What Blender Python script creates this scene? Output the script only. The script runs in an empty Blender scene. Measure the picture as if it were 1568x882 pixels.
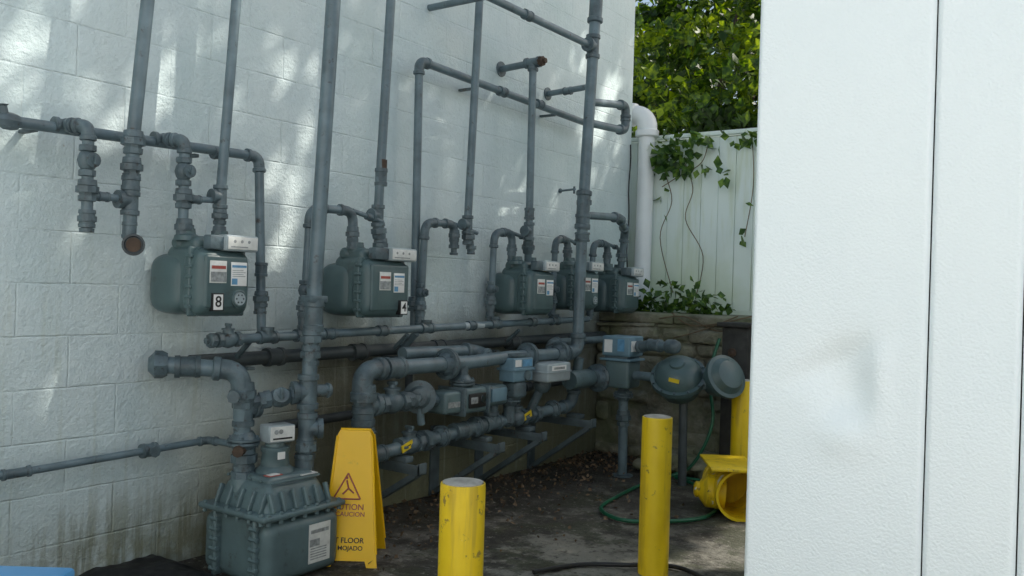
import bpy, bmesh, math, random
import numpy as np
from mathutils import Vector, Matrix, noise
random.seed(7); rng=np.random.default_rng(11)
V=Vector
scene=bpy.context.scene
def P(y,z,d): return V((d,y,z))
# ---------------------------------------------------------------- materials
def newmat(name):
    m=bpy.data.materials.new(name); m.use_nodes=True
    nt=m.node_tree; b=nt.nodes["Principled BSDF"]; return m,nt,b
def ramp(nt,fac,stops):
    r=nt.nodes.new("ShaderNodeValToRGB"); e=r.color_ramp.elements
    while len(e)<len(stops): e.new(0.5)
    for el,(p,c) in zip(e,stops):
        el.position=p; el.color=(c[0],c[1],c[2],1) if len(c)==3 else c
    nt.links.new(fac,r.inputs[0]); return r.outputs[0]
def noise_tex(nt,scale,detail=4,rough=.55,vec=None):
    n=nt.nodes.new("ShaderNodeTexNoise"); n.inputs["Scale"].default_value=scale
    n.inputs["Detail"].default_value=detail; n.inputs["Roughness"].default_value=rough
    if vec is None:
        tc=nt.nodes.new("ShaderNodeTexCoord"); vec=tc.outputs["Object"]
    nt.links.new(vec,n.inputs["Vector"]); return n.outputs["Fac"]
def mixc(nt,f,a,b,mode='MIX'):
    m=nt.nodes.new("ShaderNodeMix"); m.data_type='RGBA'; m.blend_type=mode
    for s,i in ((f,0),(a,6),(b,7)):
        if isinstance(s,(int,float)): m.inputs[i].default_value=s
        elif isinstance(s,tuple): m.inputs[i].default_value=(s[0],s[1],s[2],1)
        else: nt.links.new(s,m.inputs[i])
    return m.outputs[2]
def mth(nt,op,a,b=None,c=None,clamp=False):
    m=nt.nodes.new("ShaderNodeMath"); m.operation=op; m.use_clamp=clamp
    for i,s in enumerate((a,b,c)):
        if s is None: continue
        if isinstance(s,(int,float)): m.inputs[i].default_value=s
        else: nt.links.new(s,m.inputs[i])
    return m.outputs[0]
def mrange(nt,v,a,b,c=0,d=1):
    m=nt.nodes.new("ShaderNodeMapRange"); m.interpolation_type='SMOOTHSTEP'
    nt.links.new(v,m.inputs[0]); 
    for i,x in zip((1,2,3,4),(a,b,c,d)): m.inputs[i].default_value=x
    return m.outputs[0]
def bump(nt,b,h,strength=.3,dist=.01):
    bp=nt.nodes.new("ShaderNodeBump"); bp.inputs["Strength"].default_value=strength
    bp.inputs["Distance"].default_value=dist; nt.links.new(h,bp.inputs["Height"])
    nt.links.new(bp.outputs[0],b.inputs["Normal"])
def simple(name,col,rough=.5,var=.25,scale=12,metal=0,dirt=None,bmp=.1,dirtlo=.6,dirthi=.72):
    m,nt,b=newmat(name)
    n=noise_tex(nt,scale)
    lo=tuple(c*(1-var) for c in col); hi=tuple(min(1,c*(1+var)) for c in col)
    c=ramp(nt,n,[(.3,lo),(.7,hi)])
    if dirt:
        n2=noise_tex(nt,scale*2.3,6,.7)
        f=mrange(nt,n2,dirtlo,dirthi)
        c=mixc(nt,f,c,dirt)
    nt.links.new(c,b.inputs["Base Color"]); b.inputs["Roughness"].default_value=rough
    b.inputs["Metallic"].default_value=metal
    if bmp: bump(nt,b,noise_tex(nt,scale*8,3),bmp,.003)
    return m
M={}
M['pipe']=simple("blue_grey_pipe_paint",(.118,.168,.190),.36,.26,9,0,(.05,.045,.04),.15,.59,.72)
M['pipe2']=simple("dark_pipe_paint",(.048,.06,.064),.5,.3,8,0,(.05,.03,.02),.15)
M['fit']=simple("cast_fitting_paint",(.088,.125,.140),.42,.36,14,0,(.04,.034,.028),.5,.56,.70)
M['rust']=simple("rusty_iron",(.07,.045,.03),.8,.5,20)
M['meter']=simple("meter_enamel",(.072,.118,.122),.36,.16,5,0,(.045,.055,.05),.25,.58,.8)
M['bigmeter']=simple("cast_meter_paint",(.105,.158,.165),.42,.20,6,0,(.05,.06,.055),.3,.56,.74)
M['label']=simple("paper_label",(.66,.67,.64),.5,.12,30,0,(.40,.38,.32),0,.62,.75)
M['labelred']=simple("red_print",(.36,.08,.06),.5,.2,30,bmp=0)
M['labelblue']=simple("blue_print",(.12,.30,.48),.5,.2,30,bmp=0)
M['labelgrey']=simple("grey_print",(.28,.30,.30),.5,.4,60,bmp=0)
M['black']=simple("black_print",(.012,.012,.012),.5,.2,30,bmp=0)
M['white']=simple("white_plate",(.80,.80,.78),.4,.05,30,bmp=0)
M['glass']=simple("dark_glass",(.02,.03,.03),.1,.1,10,bmp=0)
M['alu']=simple("light_grey_metal",(.36,.42,.44),.4,.12,14,.2,None,.1)
M['bluebox']=simple("blue_grey_housing",(.15,.25,.31),.42,.15,10)
M['tag']=simple("yellow_tag",(.75,.55,.02),.5,.1,20)
def yellowmat():
    m,nt,b=newmat("yellow_bollard_paint")
    n=noise_tex(nt,5,5,.6); n2=noise_tex(nt,17,6,.7)
    tc=nt.nodes.new("ShaderNodeTexCoord"); mp=nt.nodes.new("ShaderNodeMapping"); mp.inputs["Scale"].default_value=(14,14,1.2); nt.links.new(tc.outputs["Object"],mp.inputs[0])
    st=noise_tex(nt,1.5,4,.6,mp.outputs[0])
    c=ramp(nt,n,[(.3,(.76,.50,.006)),(.7,(.90,.64,.015))])
    c=mixc(nt,mth(nt,'MULTIPLY',mrange(nt,st,.52,.66),.5),c,(.42,.27,.03))
    c=mixc(nt,mth(nt,'MULTIPLY',mrange(nt,n2,.61,.67),.8),c,(.20,.13,.04))
    c=mixc(nt,mrange(nt,noise_tex(nt,11,3,.5),.70,.715),c,(.75,.74,.68))
    nt.links.new(c,b.inputs["Base Color"]); b.inputs["Roughness"].default_value=.42
    bump(nt,b,n2,.25,.004); return m
M['yellow']=yellowmat()
M['signyellow']=simple("yellow_plastic",(.90,.52,.004),.35,.05,5,0,(.6,.38,.02),.05,.64,.8)
M['conc']=simple("concrete_fill",(.42,.40,.35),.9,.3,20)
M['pvc']=simple("white_pvc",(.84,.87,.87),.35,.05,5,0,(.6,.6,.54),.05,.66,.8)
M['steel']=simple("painted_bracket_steel",(.09,.12,.13),.55,.3,9,0,(.07,.04,.02),.3)
M['hose']=simple("green_hose",(.012,.11,.055),.4,.2,12,bmp=0)
M['cable']=simple("black_cable",(.015,.015,.015),.5,.2,12,bmp=0)
M['tarp']=simple("black_plastic",(.010,.010,.011),.5,.3,9,bmp=.3)
M['blue']=simple("blue_plastic",(.10,.36,.68),.35,.1,6,bmp=.05)
M['wood']=simple("weathered_dark_wood",(.035,.035,.032),.8,.4,14,bmp=.5)
M['bark']=simple("bark",(.07,.05,.035),.9,.4,10,bmp=.8)
M['stem']=simple("vine_stem",(.16,.12,.07),.8,.3,10,bmp=0)
M['litter']=simple("dead_leaves",(.12,.08,.045),.85,.8,7,bmp=0)
M['pave']=simple("light_concrete_paving",(.50,.50,.49),.85,.12,2,0,(.36,.35,.33),.3)
M['window']=simple("window_glass",(.05,.07,.08),.08,.1,2,bmp=0)
M['stucco']=simple("white_stucco",(.84,.88,.89),.8,.04,2,bmp=.3)

def wallmat():
    m,nt,b=newmat("painted_block_wall")
    tc=nt.nodes.new("ShaderNodeTexCoord"); sp=nt.nodes.new("ShaderNodeSeparateXYZ")
    nt.links.new(tc.outputs["Object"],sp.inputs[0])
    cb=nt.nodes.new("ShaderNodeCombineXYZ"); nt.links.new(sp.outputs[1],cb.inputs[0]); nt.links.new(sp.outputs[2],cb.inputs[1])
    nv=nt.nodes.new("ShaderNodeTexNoise"); nv.inputs["Scale"].default_value=14; nt.links.new(tc.outputs["Object"],nv.inputs["Vector"])
    va=nt.nodes.new("ShaderNodeVectorMath"); va.operation='SCALE'; va.inputs["Scale"].default_value=.007; nt.links.new(nv.outputs["Color"],va.inputs[0])
    vb=nt.nodes.new("ShaderNodeVectorMath"); vb.operation='ADD'; nt.links.new(cb.outputs[0],vb.inputs[0]); nt.links.new(va.outputs[0],vb.inputs[1])
    br=nt.nodes.new("ShaderNodeTexBrick"); nt.links.new(vb.outputs[0],br.inputs["Vector"])
    br.inputs["Scale"].default_value=1; br.inputs["Brick Width"].default_value=.406; br.inputs["Row Height"].default_value=.203
    br.inputs["Mortar Size"].default_value=.006; br.inputs["Mortar Smooth"].default_value=1.0; br.inputs["Bias"].default_value=0
    br.inputs["Color1"].default_value=(.94,.94,.94,1); br.inputs["Color2"].default_value=(1,1,1,1); br.inputs["Mortar"].default_value=(1,1,1,1)
    base=ramp(nt,noise_tex(nt,1.6,6,.65),[(.3,(.61,.735,.74)),(.5,(.69,.80,.805)),(.72,(.75,.845,.845))])
    base=mixc(nt,.5,base,br.outputs["Color"],'MULTIPLY')
    grain=noise_tex(nt,26,5,.75)
    base=mixc(nt,mth(nt,'MULTIPLY',mrange(nt,grain,.52,.72),.26),base,(.45,.54,.53))
    zz=noise_tex(nt,2.4,3)
    base=mixc(nt,mth(nt,'MULTIPLY',mth(nt,'MULTIPLY',br.outputs["Fac"],mrange(nt,zz,.38,.62,.2,1)),.30),base,(.55,.64,.64))
    z=sp.outputs[2]; y=sp.outputs[1]
    mp=nt.nodes.new("ShaderNodeMapping"); mp.inputs["Scale"].default_value=(1,9,.7); nt.links.new(tc.outputs["Object"],mp.inputs[0])
    streak=noise_tex(nt,2.2,5,.65,mp.outputs[0])
    n3=noise_tex(nt,2.8,6,.65); n5=noise_tex(nt,7,7,.7)
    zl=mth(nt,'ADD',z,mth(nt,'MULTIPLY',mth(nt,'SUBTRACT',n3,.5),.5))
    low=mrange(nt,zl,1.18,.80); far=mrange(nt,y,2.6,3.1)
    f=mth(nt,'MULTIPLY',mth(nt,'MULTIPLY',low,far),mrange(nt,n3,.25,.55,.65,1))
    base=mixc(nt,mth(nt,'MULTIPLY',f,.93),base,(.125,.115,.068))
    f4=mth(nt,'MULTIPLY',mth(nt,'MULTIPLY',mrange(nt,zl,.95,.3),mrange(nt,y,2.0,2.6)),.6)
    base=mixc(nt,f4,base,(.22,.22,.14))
    # blotchy damp band near the floor, with run marks
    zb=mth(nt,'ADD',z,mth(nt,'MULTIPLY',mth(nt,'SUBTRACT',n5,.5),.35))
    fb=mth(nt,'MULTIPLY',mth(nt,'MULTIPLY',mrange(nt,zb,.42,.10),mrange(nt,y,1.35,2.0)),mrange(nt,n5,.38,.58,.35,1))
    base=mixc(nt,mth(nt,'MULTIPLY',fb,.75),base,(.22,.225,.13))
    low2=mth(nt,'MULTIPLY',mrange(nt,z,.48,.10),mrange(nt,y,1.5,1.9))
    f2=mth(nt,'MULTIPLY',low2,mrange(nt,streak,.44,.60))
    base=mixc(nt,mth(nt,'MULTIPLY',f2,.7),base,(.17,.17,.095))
    f3=mth(nt,'MULTIPLY',mrange(nt,z,2.0,.7,.0,.32),mrange(nt,streak,.52,.70))
    base=mixc(nt,f3,base,(.46,.52,.42))
    sp2=mrange(nt,noise_tex(nt,38,2,.5),.75,.80)
    base=mixc(nt,mth(nt,'MULTIPLY',sp2,.55),base,(.30,.27,.20))
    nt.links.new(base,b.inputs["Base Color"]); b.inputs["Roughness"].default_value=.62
    h=mth(nt,'ADD',mth(nt,'MULTIPLY',noise_tex(nt,60,5,.7),.6),mth(nt,'MULTIPLY',noise_tex(nt,12,5,.65),1.1))
    h=mth(nt,'SUBTRACT',h,mth(nt,'MULTIPLY',mth(nt,'MULTIPLY',br.outputs["Fac"],mrange(nt,zz,.35,.6,.35,1)),.32))
    bump(nt,b,h,.8,.014)
    return m
M['wall']=wallmat()
def groundmat():
    m,nt,b=newmat("damp_concrete_ground")
    a=noise_tex(nt,.9,6,.6); c=noise_tex(nt,4,8,.7); d=noise_tex(nt,30,6,.7)
    col=ramp(nt,c,[(.34,(.022,.020,.015)),(.5,(.066,.061,.047)),(.64,(.17,.162,.132))])
    tc=nt.nodes.new("ShaderNodeTexCoord"); sp=nt.nodes.new("ShaderNodeSeparateXYZ"); nt.links.new(tc.outputs["Object"],sp.inputs[0])
    front=mrange(nt,sp.outputs[1],4.8,3.2)
    col=mixc(nt,mth(nt,'MULTIPLY',mth(nt,'MULTIPLY',mrange(nt,mth(nt,'ADD',mth(nt,'MULTIPLY',a,.5),mth(nt,'MULTIPLY',c,.5)),.46,.54),front),.85),col,(.29,.28,.235))
    col=mixc(nt,mth(nt,'MULTIPLY',mrange(nt,noise_tex(nt,3.2,7,.7),.5,.58),.75),col,(.050,.056,.028))
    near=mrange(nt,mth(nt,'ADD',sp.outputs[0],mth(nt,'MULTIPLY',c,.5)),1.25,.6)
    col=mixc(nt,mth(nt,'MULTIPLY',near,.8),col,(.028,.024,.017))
    col=mixc(nt,mth(nt,'MULTIPLY',mrange(nt,d,.55,.65),.85),col,(.022,.019,.014))
    col=mixc(nt,mth(nt,'MULTIPLY',mrange(nt,d,.42,.34),.6),col,(.34,.33,.28))
    nt.links.new(col,b.inputs["Base Color"]); b.inputs["Roughness"].default_value=.7
    bump(nt,b,mth(nt,'ADD',c,mth(nt,'MULTIPLY',d,.5)),.9,.035)
    return m
M['ground']=groundmat()
def fencemat():
    m,nt,b=newmat("painted_fence_board")
    tc=nt.nodes.new("ShaderNodeTexCoord"); mp=nt.nodes.new("ShaderNodeMapping"); mp.inputs["Scale"].default_value=(6,1,.8)
    nt.links.new(tc.outputs["Object"],mp.inputs[0])
    s=noise_tex(nt,2,5,.6,mp.outputs[0]); n=noise_tex(nt,1.4,4)
    col=mixc(nt,mth(nt,'MULTIPLY',mrange(nt,s,.45,.72),.5),(.80,.90,.87),(.55,.64,.42))
    sp=nt.nodes.new("ShaderNodeSeparateXYZ"); nt.links.new(tc.outputs["Object"],sp.inputs[0])
    col=mixc(nt,mth(nt,'MULTIPLY',mrange(nt,sp.outputs[2],2.0,1.1),mrange(nt,n,.4,.6,.15,.6)),col,(.52,.62,.36))
    nt.links.new(col,b.inputs["Base Color"]); b.inputs["Roughness"].default_value=.7
    bump(nt,b,s,.2,.01); return m
M['fence']=fencemat()
def stonemat():
    m,nt,b=newmat("mossy_stone")
    c=noise_tex(nt,6,7,.65); a=noise_tex(nt,2,4)
    col=ramp(nt,c,[(.3,(.10,.10,.07)),(.5,(.25,.24,.18)),(.7,(.42,.41,.33))])
    col=mixc(nt,mth(nt,'MULTIPLY',mrange(nt,a,.42,.6),.6),col,(.14,.165,.075))
    nt.links.new(col,b.inputs["Base Color"]); b.inputs["Roughness"].default_value=.85
    bump(nt,b,c,1.0,.05); return m
M['stone']=stonemat()
def sidingmat():
    m,nt,b=newmat("stucco_embossed_metal")
    n=noise_tex(nt,1.5,4)
    col=ramp(nt,n,[(.3,(.86,.925,.95)),(.7,(.89,.945,.96))])
    sp=mrange(nt,noise_tex(nt,16,1,.3),.80,.83)
    col=mixc(nt,sp,col,(.2,.17,.15))
    nt.links.new(col,b.inputs["Base Color"]); b.inputs["Roughness"].default_value=.27
    h=noise_tex(nt,150,2,.5)
    bump(nt,b,h,.6,.004); return m
M['siding']=sidingmat()
def leafmat(name,dark,mid,bright,trans=.45,scale=3.0,w=.55):
    m,nt,b=newmat(name)
    n=noise_tex(nt,scale,3); n2=noise_tex(nt,25,1)
    s=mth(nt,'ADD',mth(nt,'MULTIPLY',n,w),mth(nt,'MULTIPLY',n2,1-w))
    col=ramp(nt,s,[(.42,dark),(.52,mid),(.62,bright)])
    nt.links.new(col,b.inputs["Base Color"]); b.inputs["Roughness"].default_value=.45
    tr=nt.nodes.new("ShaderNodeBsdfTranslucent")
    c2=mixc(nt,1.0,col,(1.7,1.5,.35),'MULTIPLY'); nt.links.new(c2,tr.inputs[0])
    mx=nt.nodes.new("ShaderNodeMixShader"); mx.inputs[0].default_value=trans
    nt.links.new(b.outputs[0],mx.inputs[1]); nt.links.new(tr.outputs[0],mx.inputs[2])
    nt.links.new(mx.outputs[0],nt.nodes["Material Output"].inputs[0]); return m
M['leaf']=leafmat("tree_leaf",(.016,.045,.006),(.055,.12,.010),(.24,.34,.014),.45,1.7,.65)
M['leafback']=leafmat("shade_tinted_tree_leaf",(.010,.030,.006),(.022,.055,.008),(.08,.15,.012),.3,1.3,.65)  # darker copy of the leaf colour, with the back tree's shade put in
M['canopyleaf']=simple("canopy_leaf",(.10,.16,.035),.6,.3,3,bmp=0)
M['ivy']=leafmat("ivy_leaf",(.03,.08,.02),(.07,.15,.03),(.18,.30,.05),.3,9)

# ---------------------------------------------------------------- mesh builder
def frame(d):
    d=d.normalized(); u=V((0,0,1)) if abs(d.z)<.9 else V((1,0,0))
    a=d.cross(u).normalized(); b=d.cross(a).normalized(); return a,b
class MB:
    def __init__(s): s.v=[];s.f=[];s.m=[];s.mats=[]
    def mi(s,k):
        if k not in s.mats: s.mats.append(k)
        return s.mats.index(k)
    def lathe(s,p,d,prof,mat='pipe',seg=20,rot=0):
        d=V(d).normalized(); a,b=frame(d); k=s.mi(mat); base=len(s.v); p=V(p)
        for t,r in prof:
            for i in range(seg):
                an=rot+2*math.pi*i/seg
                s.v.append(p+d*t+(a*math.cos(an)+b*math.sin(an))*max(r,1e-5))
        for j in range(len(prof)-1):
            for i in range(seg):
                q=base+j*seg; i2=(i+1)%seg
                s.f.append((q+i,q+seg+i,q+seg+i2,q+i2)); s.m.append(k)
        s.f.append(tuple(base+i for i in range(seg))); s.m.append(k)
        q=base+(len(prof)-1)*seg
        s.f.append(tuple(q+seg-1-i for i in range(seg))); s.m.append(k)
    def cyl(s,p0,p1,r0,r1=None,mat='pipe',seg=20):
        p0=V(p0);p1=V(p1); s.lathe(p0,p1-p0,[(0,r0),((p1-p0).length,r1 if r1 else r0)],mat,seg)
    def sweep(s,pts,r,mat='pipe',seg=16):
        pts=[V(p) for p in pts]; n=len(pts); k=s.mi(mat); base=len(s.v)
        rs=r if isinstance(r,list) else [r]*n
        a=None
        for i in range(n):
            t=(pts[min(i+1,n-1)]-pts[max(i-1,0)]).normalized()
            if a is None: a,_=frame(t)
            a=(a-t*a.dot(t)).normalized(); b=t.cross(a)
            for j in range(seg):
                an=2*math.pi*j/seg; s.v.append(pts[i]+(a*math.cos(an)+b*math.sin(an))*rs[i])
        for i in range(n-1):
            for j in range(seg):
                q=base+i*seg;j2=(j+1)%seg
                s.f.append((q+j,q+j2,q+seg+j2,q+seg+j)); s.m.append(k)
        s.f.append(tuple(base+seg-1-j for j in range(seg))); s.m.append(k)
        q=base+(n-1)*seg; s.f.append(tuple(q+j for j in range(seg))); s.m.append(k)
    def pipe(s,pts,r,mat='pipe',fit='fit',elbow=True,bend=2.2):
        pts=[V(p) for p in pts]; out=[pts[0]]
        for i in range(1,len(pts)-1):
            A,B,C=pts[i-1],pts[i],pts[i+1]
            u=(A-B).normalized(); w=(C-B).normalized()
            L=min(bend*r,(A-B).length*.45,(C-B).length*.45)
            arc=[]
            for q in range(7):
                t=q/6; arc.append((B+u*L)*(1-t)**2+B*2*t*(1-t)+(B+w*L)*t*t)
            out+=arc
            if elbow:
                s.sweep([B+u*L*1.35]+arc+[B+w*L*1.35],r*1.2,fit)
                for dd in (u,w):
                    s.lathe(B+dd*(L*1.25),dd,[(-.25*r,r*1.25),(-.1*r,r*1.42),(.55*r,r*1.42),(.7*r,r*1.2)],fit,18)
        out.append(pts[-1]); s.sweep(out,r,mat)
    def coupling(s,p,d,r,L=None,mat='fit'):
        L=L or 1.5*r
        s.lathe(p,d,[(-L,r*1.1),(-L,r*1.36),(-L*.6,r*1.4),(-L*.55,r*1.26),(L*.55,r*1.26),(L*.6,r*1.4),(L,r*1.36),(L,r*1.1)],mat,18)
    def union(s,p,d,r,mat='fit'):
        s.lathe(p,d,[(-2*r,r),(-1.9*r,r*1.4),(-1.1*r,r*1.45),(-1.05*r,r*1.2),(-.6*r,r*1.3)],mat,8)
        s.lathe(p,d,[(-.6*r,r*1.2),(-.6*r,r*1.75),(.45*r,r*1.75),(.5*r,r*1.2)],mat,8,.3)
        s.lathe(p,d,[(.5*r,r*1.2),(.55*r,r*1.5),(1.5*r,r*1.4),(1.6*r,r)],mat,16)
    def tee(s,p,d,b,r,mat='fit'):
        p=V(p);d=V(d).normalized();b=V(b).normalized()
        s.lathe(p,d,[(-2.3*r,r),(-2.3*r,r*1.42),(-1.6*r,r*1.45),(-1.5*r,r*1.22),(1.5*r,r*1.22),(1.6*r,r*1.45),(2.3*r,r*1.42),(2.3*r,r)],mat,18)
        s.lathe(p,b,[(0,r*1.2),(1.4*r,r*1.2),(1.5*r,r*1.42),(2.2*r,r*1.42),(2.2*r,r)],mat,18)
    def valve(s,p,d,st,r,mat='fit'):
        p=V(p);d=V(d).normalized();st=V(st).normalized()
        s.lathe(p,d,[(-2.8*r,r),(-2.7*r,r*1.5),(-1.7*r,r*1.5),(-1.6*r,r*1.2)],mat,8)
        s.lathe(p,d,[(-1.7*r,r*1.0),(-1.0*r,r*1.45),(0,r*1.7),(1.0*r,r*1.45),(1.7*r,r)],mat,16)
        s.lathe(p,d,[(1.6*r,r*1.2),(1.7*r,r*1.5),(2.7*r,r*1.5),(2.8*r,r)],mat,8)
        s.lathe(p,st,[(0,r*1.2),(1.9*r,r*1.05),(1.9*r,r*1.3),(2.2*r,r*1.3),(2.25*r,r*.6),(2.7*r,r*.55)],mat,14)
        s.box(p+st*(2.9*r),(r*1.7,r*.55,r*.55) if abs(st.x)<.5 else (r*.55,r*.55,r*1.7),.002,mat)
    def flange(s,p,d,r,mat='fit',n=4,k=2.1):
        p=V(p);d=V(d).normalized(); a,b=frame(d)
        for o in (-1,1):
            s.lathe(p+d*(o*.008),d,[(-.006,r),(-.006,r*k*.97),(-.004,r*k),(.004,r*k),(.006,r*k*.97),(.006,r)],mat,24)
            s.lathe(p+d*(o*.014),d*o,[(0,r*1.6),(r*.8,r*1.1)],mat,18)
        for i in range(n):
            an=2*math.pi*(i+.5)/n; q=p+(a*math.cos(an)+b*math.sin(an))*r*k*.8
            s.lathe(q,d,[(-.026,.007),(.026,.007)],mat,6)
    def box(s,c,size,bev=.004,mat='fit',rot=None,seg=2):
        bm=bmesh.new(); bmesh.ops.create_cube(bm,size=1)
        bmesh.ops.scale(bm,vec=V(size),verts=bm.verts)
        if bev>0: bmesh.ops.bevel(bm,geom=bm.edges[:],offset=min(bev,min(size)*.48),segments=seg,profile=.5,affect='EDGES')
        mt=Matrix.Translation(V(c))
        if rot is not None: mt=mt@rot.to_4x4()
        k=s.mi(mat); base=len(s.v)
        for i,v in enumerate(bm.verts): v.index=i; s.v.append(mt@v.co)
        for f in bm.faces: s.f.append(tuple(base+v.index for v in f.verts)); s.m.append(k)
        bm.free()
    def box2(s,a,b,bev=.004,mat='fit',seg=2):
        a=V(a);b=V(b); s.box((a+b)/2,tuple(abs(x) for x in (b-a)),bev,mat,None,seg)
    def superbox(s,a,b,e1=.28,mat='meter',n=40,m=24):   # superellipsoid: cast, bulging pan
        a=V(a);b=V(b); c=(a+b)/2; h=(b-a)/2; k=s.mi(mat); base=len(s.v)
        sp=lambda w,e: math.copysign(abs(w)**e,w)
        for j in range(m+1):
            ph=-math.pi/2+math.pi*j/m
            for i in range(n):
                th=2*math.pi*i/n
                # polar axis along X
                s.v.append(c+V((h.x*sp(math.sin(ph),.75), h.y*sp(math.cos(ph),.45)*sp(math.cos(th),e1), h.z*sp(math.cos(ph),.45)*sp(math.sin(th),e1))))
        for j in range(m):
            for i in range(n):
                q=base+j*n; i2=(i+1)%n
                s.f.append((q+i,q+i2,q+n+i2,q+n+i)); s.m.append(k)
    def prism(s,poly,th,mat):
        k=s.mi(mat);base=len(s.v);n=len(poly);th=V(th)
        s.v+= [V(p) for p in poly]+[V(p)+th for p in poly]
        s.f.append(tuple(base+i for i in range(n)));s.m.append(k)
        s.f.append(tuple(base+n+n-1-i for i in range(n)));s.m.append(k)
        for i in range(n):
            j=(i+1)%n; s.f.append((base+j,base+i,base+n+i,base+n+j));s.m.append(k)
    def done(s,name,parent=None,smooth=True,ang=38):
        me=bpy.data.meshes.new(name); me.from_pydata([tuple(v) for v in s.v],[],s.f)
        for k in s.mats: me.materials.append(M[k])
        me.polygons.foreach_set("material_index",s.m)
        bm=bmesh.new(); bm.from_mesh(me); bmesh.ops.recalc_face_normals(bm,faces=bm.faces); bm.to_mesh(me); bm.free()
        if smooth:
            me.polygons.foreach_set("use_smooth",[True]*len(me.polygons)); me.set_sharp_from_angle(angle=math.radians(ang))
        me.update(); o=bpy.data.objects.new(name,me); scene.collection.objects.link(o)
        if parent: o.parent=parent
        return o
def empty(name,loc=(0,0,0)):
    e=bpy.data.objects.new(name,None); e.location=loc; e.empty_display_size=.1; scene.collection.objects.link(e); return e
def text(name,body,size,loc,rotm,mat,parent=None,ext=.0006,align='CENTER'):
    cu=bpy.data.curves.new(name,'FONT'); cu.body=body; cu.size=size; cu.align_x=align; cu.align_y='CENTER'; cu.extrude=ext; cu.offset=size*.012
    cu.materials.append(M[mat]); o=bpy.data.objects.new(name,cu); o.matrix_world=Matrix.Translation(V(loc))@rotm.to_4x4()
    scene.collection.objects.link(o)
    if parent: o.parent=parent; 
    return o
FX=Matrix.Rotation(math.pi/2,3,'Z')@Matrix.Rotation(math.pi/2,3,'X')
Z=V((0,0,1));Y=V((0,1,0));X=V((1,0,0))

# ---------------------------------------------------------------- ground
def grid(name,x0,x1,y0,y1,nx,ny,fn,mat):
    xs=np.linspace(x0,x1,nx);ys=np.linspace(y0,y1,ny)
    vs=[(x,y,fn(x,y)) for y in ys for x in xs]
    fs=[(j*nx+i,j*nx+i+1,(j+1)*nx+i+1,(j+1)*nx+i) for j in range(ny-1) for i in range(nx-1)]
    me=bpy.data.meshes.new(name);me.from_pydata(vs,[],fs);me.materials.append(M[mat])
    me.polygons.foreach_set("use_smooth",[True]*len(fs)); o=bpy.data.objects.new(name,me);scene.collection.objects.link(o);return o
b=MB()
s=400
b.v=[V((-s,-s,-.03)),V((s,-s,-.03)),V((s,s,-.03)),V((-s,s,-.03))];b.f=[(0,1,2,3)];b.m=[b.mi('pave')]
g=b.done("ground",smooth=False)
def gz(x,y): return .004+.010*(noise.noise(V((x*1.6,y*1.6,0)))+.4*noise.noise(V((x*6,y*6,3))))
gr=grid("concrete_yard",-.3,4.2,.4,6.3,140,190,gz,'ground')

# ---------------------------------------------------------------- block wall building
b=MB()
b.box2((-6,-6,-.05),(0,6.46,4.6),.006,'wall')
bld=empty("block_wall_building")
b.done("painted_block_wall",bld)
b=MB(); b.box2((-6.1,-6.1,4.603),(.06,6.54,4.68),.006,'alu'); b.done("coping",bld)
nb=empty("added_bounce_building"); b=MB()  # added unseen building; its pale sunlit face bounces light onto shed and wall
b.box2((-4,-16,-.05),(22,-6.2,8.0),.01,'stucco'); b.box2((-4.1,-16.1,8.003),(22.1,-6.1,8.2),.02,'pvc')
for i in range(5):
    b.box2((1.5+i*4,-6.197,1.4),(2.5+i*4,-6.16,2.4),.01,'window'); b.box2((1.4+i*4,-6.15,1.28),(2.6+i*4,-6.08,1.37),.01,'pvc')
b.box2((8.2,-6.197,0),(9.2,-6.15,2.1),.01,'bluebox')
b.done("walls_and_windows",nb)

# ---------------------------------------------------------------- gas headers & risers
def hexcap(b,p,d,r): b.lathe(p,d,[(0,r),(0,r*1.5),(r*1.1,r*1.5),(r*1.3,r*1.2),(r*1.3,r*.7),(r*2,r*.7)],'fit',8)
b=MB(); r=.021
b.pipe([P(1.50,1.79,.12),P(2.615,1.815,.12),P(2.61,1.0,.18)],r)
b.lathe(P(1.50,1.79,.12),-Y,[(-.05,r*1.3),(-.03,r*1.5),(.0,r*1.5),(.01,r*1.2),(.035,r*1.0),(.04,r*.5)],'fit',8)
b.box2((0,1.49,1.775),(.12,1.52,1.80),.004,'fit')
b.lathe(P(1.505,1.79,.12),V((0,-.2,1)),[(0,r*.9),(.05,r*.8),(.055,r*1.1),(.06,.004)],'fit',8)
for y in (2.0,2.40): b.coupling(P(y,1.80,.12),Y,r)
for z in (1.30,1.13): b.coupling(P(2.61,z,.165),Z,r)
for y in (1.62,2.3): b.box2((.0,y-.012,1.77),(.105,y+.012,1.785),.003,'steel')
b.union(P(2.61,1.17,.17),Z,r)
b.done("gas_header_pipe")
def drop(y,ztop,zbot,d,r,hd=.12):
    b=MB(); b.pipe([P(y-.03,ztop,hd),P(y-.03,ztop+.0,hd+.02),P(y,ztop-.0,d),P(y+.005,zbot,d)],r,bend=1.6)
    b.tee(P(y-.03,ztop,hd),Y,X,r)
    b.valve(P(y,ztop-.13,d),Z,X,r)
    b.union(P(y+.003,ztop-.235,d),Z,r*1.1)
    b.coupling(P(y+.005,zbot+.02,d),Z,r*1.05)
    return b
b=drop(1.755,1.805,1.44,.22,.021)
b.lathe(P(1.76,1.47,.22),-Z,[(0,.025),(.0,.034),(.02,.034),(.022,.022),(.045,.020),(.046,.027),(.06,.026)],'fit',10)
b.done("gas_drop_valve")
b=drop(2.16,1.815,1.42,.22,.021); b.union(P(2.17,1.46,.22),Z,.022); b.done("gas_drop_valve")
b=MB(); r=.026
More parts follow.
